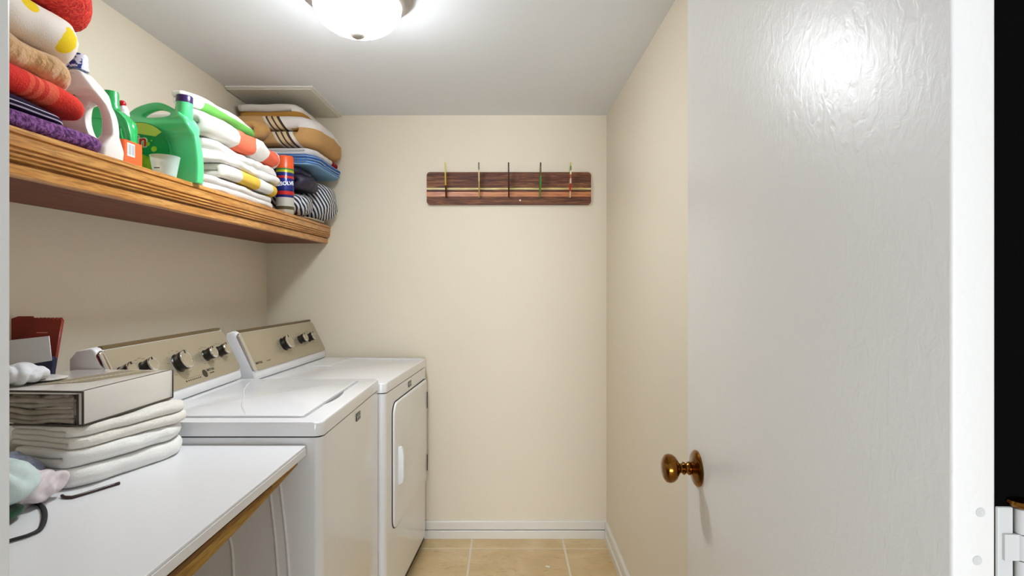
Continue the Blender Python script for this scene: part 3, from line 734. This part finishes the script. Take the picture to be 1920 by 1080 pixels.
for (x, z, r) in ((-.048, -.024, .013), (-.030, -.030, .014), (-.012, -.027, .012), (-.04, -.044, .011), (-.018, -.045, .012)):
    for i in range(6):
        a = i*PI/3; lathe(b, [(0, 0), (r*.42, 0), (r*.42, .0004), (0, .0004)], 10, Matrix.Translation((cx+x+r*.55*math.cos(a), 0, cz+z+r*.55*math.sin(a))) @ Matrix.Rotation(PI/2, 4, 'X'))
tag(obj('flower_print', drape(b, .0030), M('flower_green', (104, 190, 70), .5, bump=(80, .1, .0001)), lb), kind='stuff')
# measuring cup
k = NT('frosted_plastic'); k.col(lin((214, 232, 226))); k.b.inputs['Roughness'].default_value = .35; k.b.inputs['Alpha'].default_value = .55; k.bump(k.noise(50), .05, .0003)
b = lathe(B(), [(0, .001), (.027, .001), (.0275, .006), (.036, .056), (.037, .057), (.0355, .056), (.026, .006), (0, .004)], 36, cap=False)
for v_ in b.verts: pass
cp = thing('measuring_cup', 'small clear plastic measuring cup in front of the large green jug', 'cup', (-.9235, 1.528, ST))
obj('cup_body', b, k.m, cp, local=True, smooth=True)
b = B(); box(b, -.011, .004, -.0305, -.0295, .020, .0225); obj('fill_mark', b, PRINT, cp, local=True)

# --- middle stack
WC = cloth('white_cotton', (232, 229, 224), 300, .6, .0012, (14, .05))
WC2 = cloth('greyish_cotton', (216, 210, 206), 300, .6, .0012, (14, .06))
T_('off-white folded towel at the bottom of the middle shelf stack', WC2, -.900, 1.71, 2.21, ST, .052, 4, seed=11, amp=.007, corner=.03)
T_('white and yellow rolled towel low in the middle shelf stack', stripes('yellow_blocks', 1, 0, .5, [(0, (228, 222, 212)), (.22, (222, 184, 74)), (.50, (222, 220, 216)), (.72, (226, 188, 70))]), -.892, 1.79, 2.235, ST+.052, .046, 2, seed=12, amp=.006, corner=.04, start_corner=.02)
T_('plain white thick towel in the middle shelf stack', WC, -.892, 1.72, 2.26, ST+.097, .070, 4, seed=13, amp=.014, corner=.05, jit=.02)
T_('white towel with coral bands high in the middle shelf stack', stripes('coral_blocks', 1, 0, .55, [(0, (232, 228, 222)), (.36, (238, 118, 88)), (.58, (236, 230, 226)), (.76, (238, 112, 84)), (.94, (236, 230, 226))], wob=.06), -.900, 1.70, 2.255, ST+.165, .075, 2, seed=14, amp=.015, corner=.05, start_corner=.02)
T_('white washcloth behind the coral banded towel', WC2, -.99, 2.0, 2.34, ST+.241, .05, 2, seed=15, amp=.005, corner=.04)
T_('blue edged thin towel under the green and white one', stripes('blue_edge', 1, 0, .5, [(0, (226, 228, 228)), (.3, (90, 140, 190)), (.45, (210, 226, 236)), (.6, (40, 84, 140))]), -.955, 1.74, 2.20, ST+.243, .018, 2, back=-1.02, seed=16, amp=.004, corner=.05)
k = NT('green_band'); f = k.axis(1, 0, .5)
zc = k.axis(2, .045, 0)
k.col(k.mix(k.ramp(zc, [(0, (0, 0, 0, 1)), (.52, (1, 1, 1, 1))], 'CONSTANT'), lin((226, 224, 214)), k.ramp(f, [(0, lin((226, 224, 214))), (.12, lin((122, 206, 96)))], 'CONSTANT')))
k.b.inputs['Roughness'].default_value = .95; k.bump(k.noise(300), .6, .001)
T_('white and lime green towel topping the middle shelf stack', k.m, -.950, 1.72, 2.18, ST+.262, .045, 2, back=-1.025, seed=17, amp=.006, corner=.06, taper=.4)
k = NT('frosted_box'); 
# --- spray can
sc_ = thing('spray_can', 'orange-capped aerosol can between the middle and far shelf stacks', 'can', (-.928, 2.366, ST))
T = Matrix.Translation((-.928, 2.366, ST))
k = NT('can_sleeve'); f = k.axis(2, 0, .19)
k.col(k.ramp(f, [(0, lin((190, 184, 170))), (.10, lin((90, 84, 60))), (.17, lin((206, 204, 196))), (.34, lin((206, 204, 196))), (.36, lin((32, 40, 110))), (.42, lin((206, 44, 34))), (.50, lin((30, 40, 112))), (.54, lin((40, 50, 130))), (.78, lin((210, 52, 40))), (.83, lin((36, 44, 120))), (.91, lin((190, 190, 40))), (.96, lin((60, 140, 60)))], 'CONSTANT'))
k.b.inputs['Roughness'].default_value = .25; k.b.inputs['Metallic'].default_value = .3
obj('can_body', lathe(B(), [(0, 0), (.034, 0), (.036, .003), (.036, .185), (.033, .192), (0, .192)], 36, T), k.m, sc_, smooth=True)
obj('can_cap', lathe(B(), [(0, .19), (.035, .19), (.035, .236), (.032, .243), (0, .243)], 36, T), M('orange_cap', (240, 92, 40), .3, bump=(60, .03, .0002)), sc_, smooth=True)
b = text('RESOLVE', .021, Matrix.Rotation(-.12, 4, 'Y') @ TXY, bold=.0008)
bmesh.ops.subdivide_edges(b, edges=[e for e in b.edges if e.calc_length() > .01], cuts=1)
for v_ in b.verts:
    a = v_.co.x/.036; r_ = .0362-v_.co.y*.5; a0 = math.radians(-90+19); v_.co.x, v_.co.y = math.sin(a)*r_, -math.cos(a)*r_
bmesh.ops.transform(b, matrix=T @ Matrix.Translation((0, 0, .125)) @ Matrix.Rotation(.36, 4, 'Z'), verts=b.verts)
obj('lettering', b, M('can_letter_white', (240, 240, 244), .4, bump=(60, .03, .0001)), sc_)

# --- far stack
k = NT('navy_pinstripe'); wv = k.n('ShaderNodeTexWave', wave_type='BANDS', bands_direction='DIAGONAL'); wv.inputs['Scale'].default_value = 26; wv.inputs['Distortion'].default_value = 4.5; wv.inputs['Detail'].default_value = 1; wv.inputs['Detail Scale'].default_value = .35
k.l(k.co(), wv.inputs['Vector']); k.col(k.ramp(wv.outputs['Fac'], [(0, lin((38, 38, 58))), (.5, lin((218, 218, 222)))], 'CONSTANT')); k.b.inputs['Roughness'].default_value = .9; k.bump(k.noise(200), .4, .001)
PIN = k.m
put('folded_cloth', 'greyish beige flattened cloth at the base of the far shelf stack', 'cloth', lump(.150, .17, .018, 20, .004, 14), cloth('beige_cloth', (186, 170, 136)), (-1.03, 2.66, ST), 0)
put('folded_cloth', 'navy and white striped crumpled cloth at near base of far stack', 'cloth', lump(.158, .092, .102, 21, .008, 12, e=4, ridge=.012, ang=.7), PIN, (-1.03, 2.515, ST+.014), .1)
put('folded_cloth', 'navy and white striped bundle nearest the back wall', 'cloth', lump(.185, .108, .178, 22, .010, 8, e=3.6, ridge=.012, ang=2.2), PIN, (-1.015, 2.732, ST+.016), 0)
put('folded_cloth', 'dark navy crumpled cloth in the far shelf stack', 'cloth', folded(.345, .205, .095, 3, seed=33, amp=.013, corner=.05, jit=.03), M('navy_satin', (40, 32, 58), .5, bump=(18, .8, .01), var=(16, .4)), (-1.195, 2.42, ST+.124), 0)
k = NT('blue_edge_layers'); f = k.axis(2, 0, .048)
k.col(k.ramp(f, [(0, lin((126, 170, 208))), (.14, lin((48, 92, 160))), (.24, lin((156, 192, 222))), (.30, lin((60, 104, 170))), (.48, lin((160, 194, 224))), (.54, lin((44, 84, 150))), (.74, lin((150, 186, 218))), (.80, lin((60, 104, 170)))], 'CONSTANT')); k.b.inputs['Roughness'].default_value = .9; k.bump(k.noise(300), .5, .001)
T_('blue folded towel with pale edges in the far shelf stack', k.m, -.825, 2.43, 2.84, ST+.225, .048, 4, seed=24, amp=.006, corner=.05, jit=.008)
T_('white and dark red folded towel above the blue one', stripes('white_red', 1, 0, .42, [(0, (222, 218, 220)), (.55, (222, 218, 220)), (.60, (150, 20, 34))]), -.835, 2.45, 2.84, ST+.272, .030, 2, seed=25, amp=.005, corner=.05)
k = NT('tan_stripe'); fz = k.axis(2, 0, .135); fy = k.axis(1, 0, .42)
a1 = k.ramp(fz, [(0, lin((190, 146, 92))), (.55, lin((222, 214, 208)))], 'CONSTANT')
sp3 = k.n('ShaderNodeSeparateXYZ'); k.l(k.co(), sp3.inputs[0])
ma = k.n('ShaderNodeMath', operation='MULTIPLY_ADD'); k.l(sp3.outputs[2], ma.inputs[0]); ma.inputs[1].default_value = .6; k.l(sp3.outputs[0], ma.inputs[2])
a2 = k.ramp(ma.outputs[0], [(0, lin((204, 160, 104))), (.235, lin((226, 214, 196))), (.250, lin((82, 56, 40))), (.257, lin((214, 190, 150))), (.272, lin((82, 56, 40))), (.280, lin((214, 190, 150))), (.296, lin((70, 50, 40))), (.306, lin((226, 218, 208)))], 'CONSTANT')
lt = k.n('ShaderNodeMath', operation='LESS_THAN'); k.l(ma.outputs[0], lt.inputs[0]); lt.inputs[1].default_value = .325
lt2 = k.n('ShaderNodeMath', operation='LESS_THAN'); k.l(sp3.outputs[1], lt2.inputs[0]); lt2.inputs[1].default_value = .12
mu = k.n('ShaderNodeMath', operation='MULTIPLY'); k.l(lt.outputs[0], mu.inputs[0]); k.l(lt2.outputs[0], mu.inputs[1])
k.col(k.mix(mu.outputs[0], a1, a2)); k.b.inputs['Roughness'].default_value = .95; k.bump(k.noise(300), .6, .001)
T_('tan and white striped beach towel draped high on the far shelf stack', k.m, -.822, 2.40, 2.84, ST+.302, .135, 2, seed=26, amp=.012, corner=.07, taper=.15, tk=.9)
T_('tan and white folded towel topmost under the ceiling panel', stripes('tan_top', 2, 0, .07, [(0, (190, 138, 66)), (.55, (228, 222, 212))], wob=.1), -.92, 2.50, 2.84, ST+.440, .070, 2, seed=27, amp=.008, corner=.03)
T_('tan crumpled towel corner left of the brown striped one', cloth('tan_cloth', (200, 152, 92)), -1.0, 2.30, 2.392, ST+.31, .075, 2, seed=28, amp=.010, corner=.04)

# ================= THINGS ON THE COUNTER =================
RZ = math.radians(-16)
TC = cloth('white_terry', (240, 239, 236), 260, .7, .0015, (12, .03)); TC2 = cloth('cream_terry', (234, 229, 220), 260, .7, .002, (20, .05))
def at(px, y, z): return (px, y, z)
def rot_put(name, label, cat, bm, mat, corner, w_, rz):
    """corner = world xy of the near front corner (x=w, y=0 locally)"""
    c, s = math.cos(rz), math.sin(rz)
    loc = (corner[0]-w_*c, corner[1]-w_*s, corner[2])
    return put(name, label, cat, bm, mat, loc, rz)
rot_put('towel', 'thick white folded towel lying directly on the counter', 'towel', folded(.19, .292, .074, 4, seed=31, amp=.009, corner=.05, jit=.025, start_corner=.035), TC, (-.862, 1.125, CT), .19, RZ)
rot_put('towel', 'cream folded towel under the bedding package', 'towel', folded(.20, .295, .046, 4, seed=32, amp=.006, corner=.04, jit=.03, start_corner=.03), TC2, (-.868, 1.140, CT+.074), .20, RZ)
# bedding package
PZ = CT+.121; PH = .072
pk = thing('bedding_package', 'clear vinyl bedding package with taupe sheets on the white towels', 'package', (-.868, 1.158, PZ), math.radians(-3))
VN = M('vinyl_grey', (218, 212, 204), .22, bump=(14, .25, .004), coat=.5)
SAT = NT('taupe_satin'); wv = SAT.noise(9, SAT.mapped((1, 1, 3)), 3, 3.0); SAT.col(SAT.ramp(wv, [(.38, lin((70, 60, 52))), (.46, lin((150, 138, 124))), (.6, lin((188, 178, 164)))])); SAT.b.inputs['Roughness'].default_value = .35; SAT.bump(wv, .8, .01)
WP, LP_ = .250, .286
obj('sheet_bundle', bbox(-WP+.006, -.012, .004, LP_-.006, .004, PH-.006, bev=.012, seg=3), SAT.m, pk, local=True, smooth=True)
# folds of the satin on the near end
b = B(); rnd = random.Random(5)
for i in range(5):
    z = .008+i*.0115
    tube(b, [(-WP+.01, .006, z+rnd.uniform(-.002, .002))]+[(-WP+.01+(WP-.04)*q, .004+rnd.uniform(-.003, .002), z+rnd.uniform(-.004, .005)) for q in (.2, .4, .6, .8)]+[(-.022, .006, z+rnd.uniform(-.002, .002))], .0058, 10)
obj('sheet_fold', b, M('taupe_fold', (166, 154, 140), .3, bump=(20, .3, .004), var=(26, .35)), pk, local=True, smooth='all')
b = B(); box(b, -.0105, 0, .0, LP_, .001, PH, bev=.002); obj('vinyl_side', b, VN, pk, local=True, smooth=True)
b = B(); box(b, -WP, -.001, 0, LP_, PH-.007, PH, bev=.002); obj('vinyl_top', b, VN, pk, local=True, smooth=True)
b = B(); r = .0022
for p in ([(0, 0, .002), (0, 0, PH)], [(-WP, 0, PH-.001), (0, 0, PH-.001)], [(-WP, 0, .002), (0, 0, .002)], [(0, 0, .002), (0, LP_, .002)], [(0, LP_, .002), (0, LP_, PH)], [(-.011, -.001, .004), (-.011, -.001, PH-.006)]):
    tube(b, p, r, 8, smooth=0)
obj('piping', b, M('dark_piping', (62, 52, 42), .5, bump=(60, .05, .0002)), pk, local=True, smooth='all')
b = B(); poly_prism(b, [(-.165, .055), (-.075, .105), (-.030, .262), (-.115, .270)], PH-.0005, PH+.001, 'z')
cd = obj('card', b, M('taupe_card', (150, 138, 112), .5, bump=(60, .05, .0002)), pk, local=True)
b = B(); rnd = random.Random(12)
for i in range(16):
    y = .085+i*.0105; x = -.118+i*.0034
    box(b, x-.008, x+.006+rnd.uniform(-.003, .003), y, y+.0055, PH+.001, PH+.0014)
obj('card_printing', b, M('card_print', (214, 208, 190), .5, bump=(60, .05, .0002)), cd, local=True)
b = B()
tube(b, [(-.24, .01, PH-.016), (-.22, .0, PH-.015), (-.20, .003, PH-.017)], .004, 8); obj('zip_pull', b, M('zip_dark', (60, 50, 40), .4, bump=(60, .05, .0002)), pk, local=True)

# pouch, card, blue box, white cloth on top of the package
PT = PZ+PH
b = B()
outl = []
yp = 1.39
def pw(px, py, y): return ((px-950)*y/1060, 1.29+(529-py)*y/1060)
pts = [(2, 712), (96, 712)]+[(103, 690), (118, 601)]
for i in range(7):
    xx = 118-i*7.5; pts += [(xx-.5, 601), (xx-4, 595.5)]
pts += [(63, 597), (60, 593), (36, 593), (28, 596), (22, 598), (0, 600)]
pts = [pw(a, c, yp) for a, c in pts]
b = plate([pts], .0045, .0004, Matrix.Translation((0, yp, 0)), res=1)
pc = put('snack_pouch', 'brown red pouch with serrated top edge standing on the package', 'pouch', b, M('brown_foil', (140, 38, 14), .45, bump=(20, .3, .004), var=(14, .3)), (0, 0, 0), smooth=False)
pc.data.transform(Matrix.Translation((1.12, -yp, -PT))); pc.location = (-1.12, yp, PT)
a, c = pw(67, 624.5, yp-.008)
o = obj('tear_mark', bbox(a+1.12, a+1.12+.026, -.0062, -.0048, c-PT, c-PT+.0018), M('pink_print', (236, 150, 124), .5, bump=(60, .05, .0002)), pc, local=True)
yp2 = 1.352
pts = [pw(a, c, yp2) for a, c in [(0, 640), (92, 630), (97, 676), (60, 682), (52, 700), (0, 716)]]
put('paper_card', 'plain white paper card leaning before the brown pouch', 'paper', plate([pts[::-1]], .0012, .0003, Matrix.Translation((1.12, 0, -PT))), M('white_card', (222, 222, 224), .5, bump=(40, .05, .0003)), (-1.12, yp2, PT), smooth=False)
b = B(); x0, z0 = pw(50, 702, 1.365); x1, z1 = pw(106, 672, 1.365)
b = plate([[pw(a, c, 1.365) for a, c in [(44, 708), (99, 708), (104, 674), (98, 668), (56, 680)]]], .007, .002, Matrix.Translation((1.10, 0, -PT)))
put('wallet', 'small dark navy wallet between pouch and white card', 'wallet', b, M('navy_vinyl', (20, 26, 62), .35, bump=(60, .1, .0005)), (-1.10, 1.365, PT), smooth=True)
put('cloth', 'white crumpled cloth on the package beside the door frame', 'cloth', lump(.055, .045, .042, 41, .006, 14, e=3, ridge=.012, ang=1, nu=80, nv=40), cloth('white_lawn', (228, 228, 232), 200, .4, .001), (-1.072, 1.235, PT), 0)
put('paper_strip', 'creased translucent bag lying flat on the package', 'bag', lump(.040, .035, .010, 42, .003, 22, e=3), M('poly_film', (216, 212, 208), .25, bump=(40, .4, .004)), (-1.052, 1.290, PT), 0)

# clothing at the left foreground
MINT = cloth('mint_knit', (206, 222, 220), 240, .5, .001)
put('clothing', 'pale mint folded shirt at the near left of the counter', 'clothes', lump(.085, .075, .082, 51, .009, 12, e=2.6, ridge=.012, ang=1.2, nu=90, nv=44), MINT, (-.925, .985, CT+.018), .2)
put('clothing', 'dark green garment peeking out under the mint shirt', 'clothes', lump(.075, .055, .026, 52, .004, 14, e=2.6), cloth('dark_green_knit', (24, 82, 48), 240, .6, .001, (30, .4)), (-.922, .967, CT+.002), .2)
b = lump(.07, .06, .060, 53, .006, 24, e=2.6, ridge=.014, ang=.3, nu=110, nv=50)
put('clothing', 'pale pink ruffled garment beside the mint shirt', 'clothes', b, cloth('pink_lace', (226, 214, 216), 200, .6, .001), (-.920, 1.062, CT), -.2)
put('clothing', 'grey blue knitted garment with black patch behind mint shirt', 'clothes', lump(.055, .05, .082, 54, .006, 22, e=2.4, ridge=.008, nu=80, nv=40), cloth('grey_blue_knit', (142, 148, 168), 180, .9, .002, (70, .45)), (-.965, 1.085, CT), 0)
b = lump(.014, .012, .016, 55, .003, 30, e=2.2); put('hair_clip', 'small black clip on the grey blue knit', 'clip', b, BLACKP, (-.922, 1.062, CT+.058), 0)
# strap and stick
b = tube(B(), [(-.905, 1.085, .030), (-.893, 1.068, .006), (-.854, 1.040, .0035), (-.815, .997, .0035), (-.783, .950, .0035), (-.782, .926, .0035), (-.794, .907, .0035), (-.808, .883, .0035)], .0045, 10, flat=.5)
bmesh.ops.translate(b, vec=(.83, -.98, 0), verts=b.verts)
put('strap', 'black curved strap looping out over the counter from the clothes', 'strap', b, M('black_leather', (8, 7, 7), .7, bump=(90, .2, .0004)), (-.83, .98, CT))
b = tube(B(), [(-.862, 1.096, .003), (-.852, 1.089, .003), (-.842, 1.088, .003), (-.832, 1.095, .003), (-.798, 1.165, .003)], .0031, 10)
bmesh.ops.translate(b, vec=(.83, -1.12, 0), verts=b.verts)
put('bent_stick', 'thin dark brown stick with a bent end in front of white towels', 'stick', b, M('dark_tortoise', (52, 26, 22), .3, bump=(60, .1, .0003)), (-.83, 1.12, CT))
# plastic scrap on the floor
b = B(); 
put('plastic_scrap', 'tiny white plastic scrap on the floor tile', 'scrap', lump(.011, .0055, .004, 61, .0012, 40, nu=18, nv=8), WHITEP, (.186, 2.56, 0), -.4)

# groups for the repeats
for o in C.objects:
    if o.parent: continue
    if o.get('category') in ('towel', 'cloth') and o.location.z > 1.5:
        o['group'] = 'folded towels in the near shelf stack' if o.location.y < 1.2 else ('folded towels in the middle shelf stack' if o.location.y < 2.1 else 'folded cloths in the far shelf stack')
    elif o.get('category') == 'towel': o['group'] = 'white towels stacked on the counter'
    elif o.name.startswith('detergent_jug'): o['group'] = 'detergent jugs on the shelf'
    elif o.get('category') == 'clothes': o['group'] = 'clothes heaped on the counter'
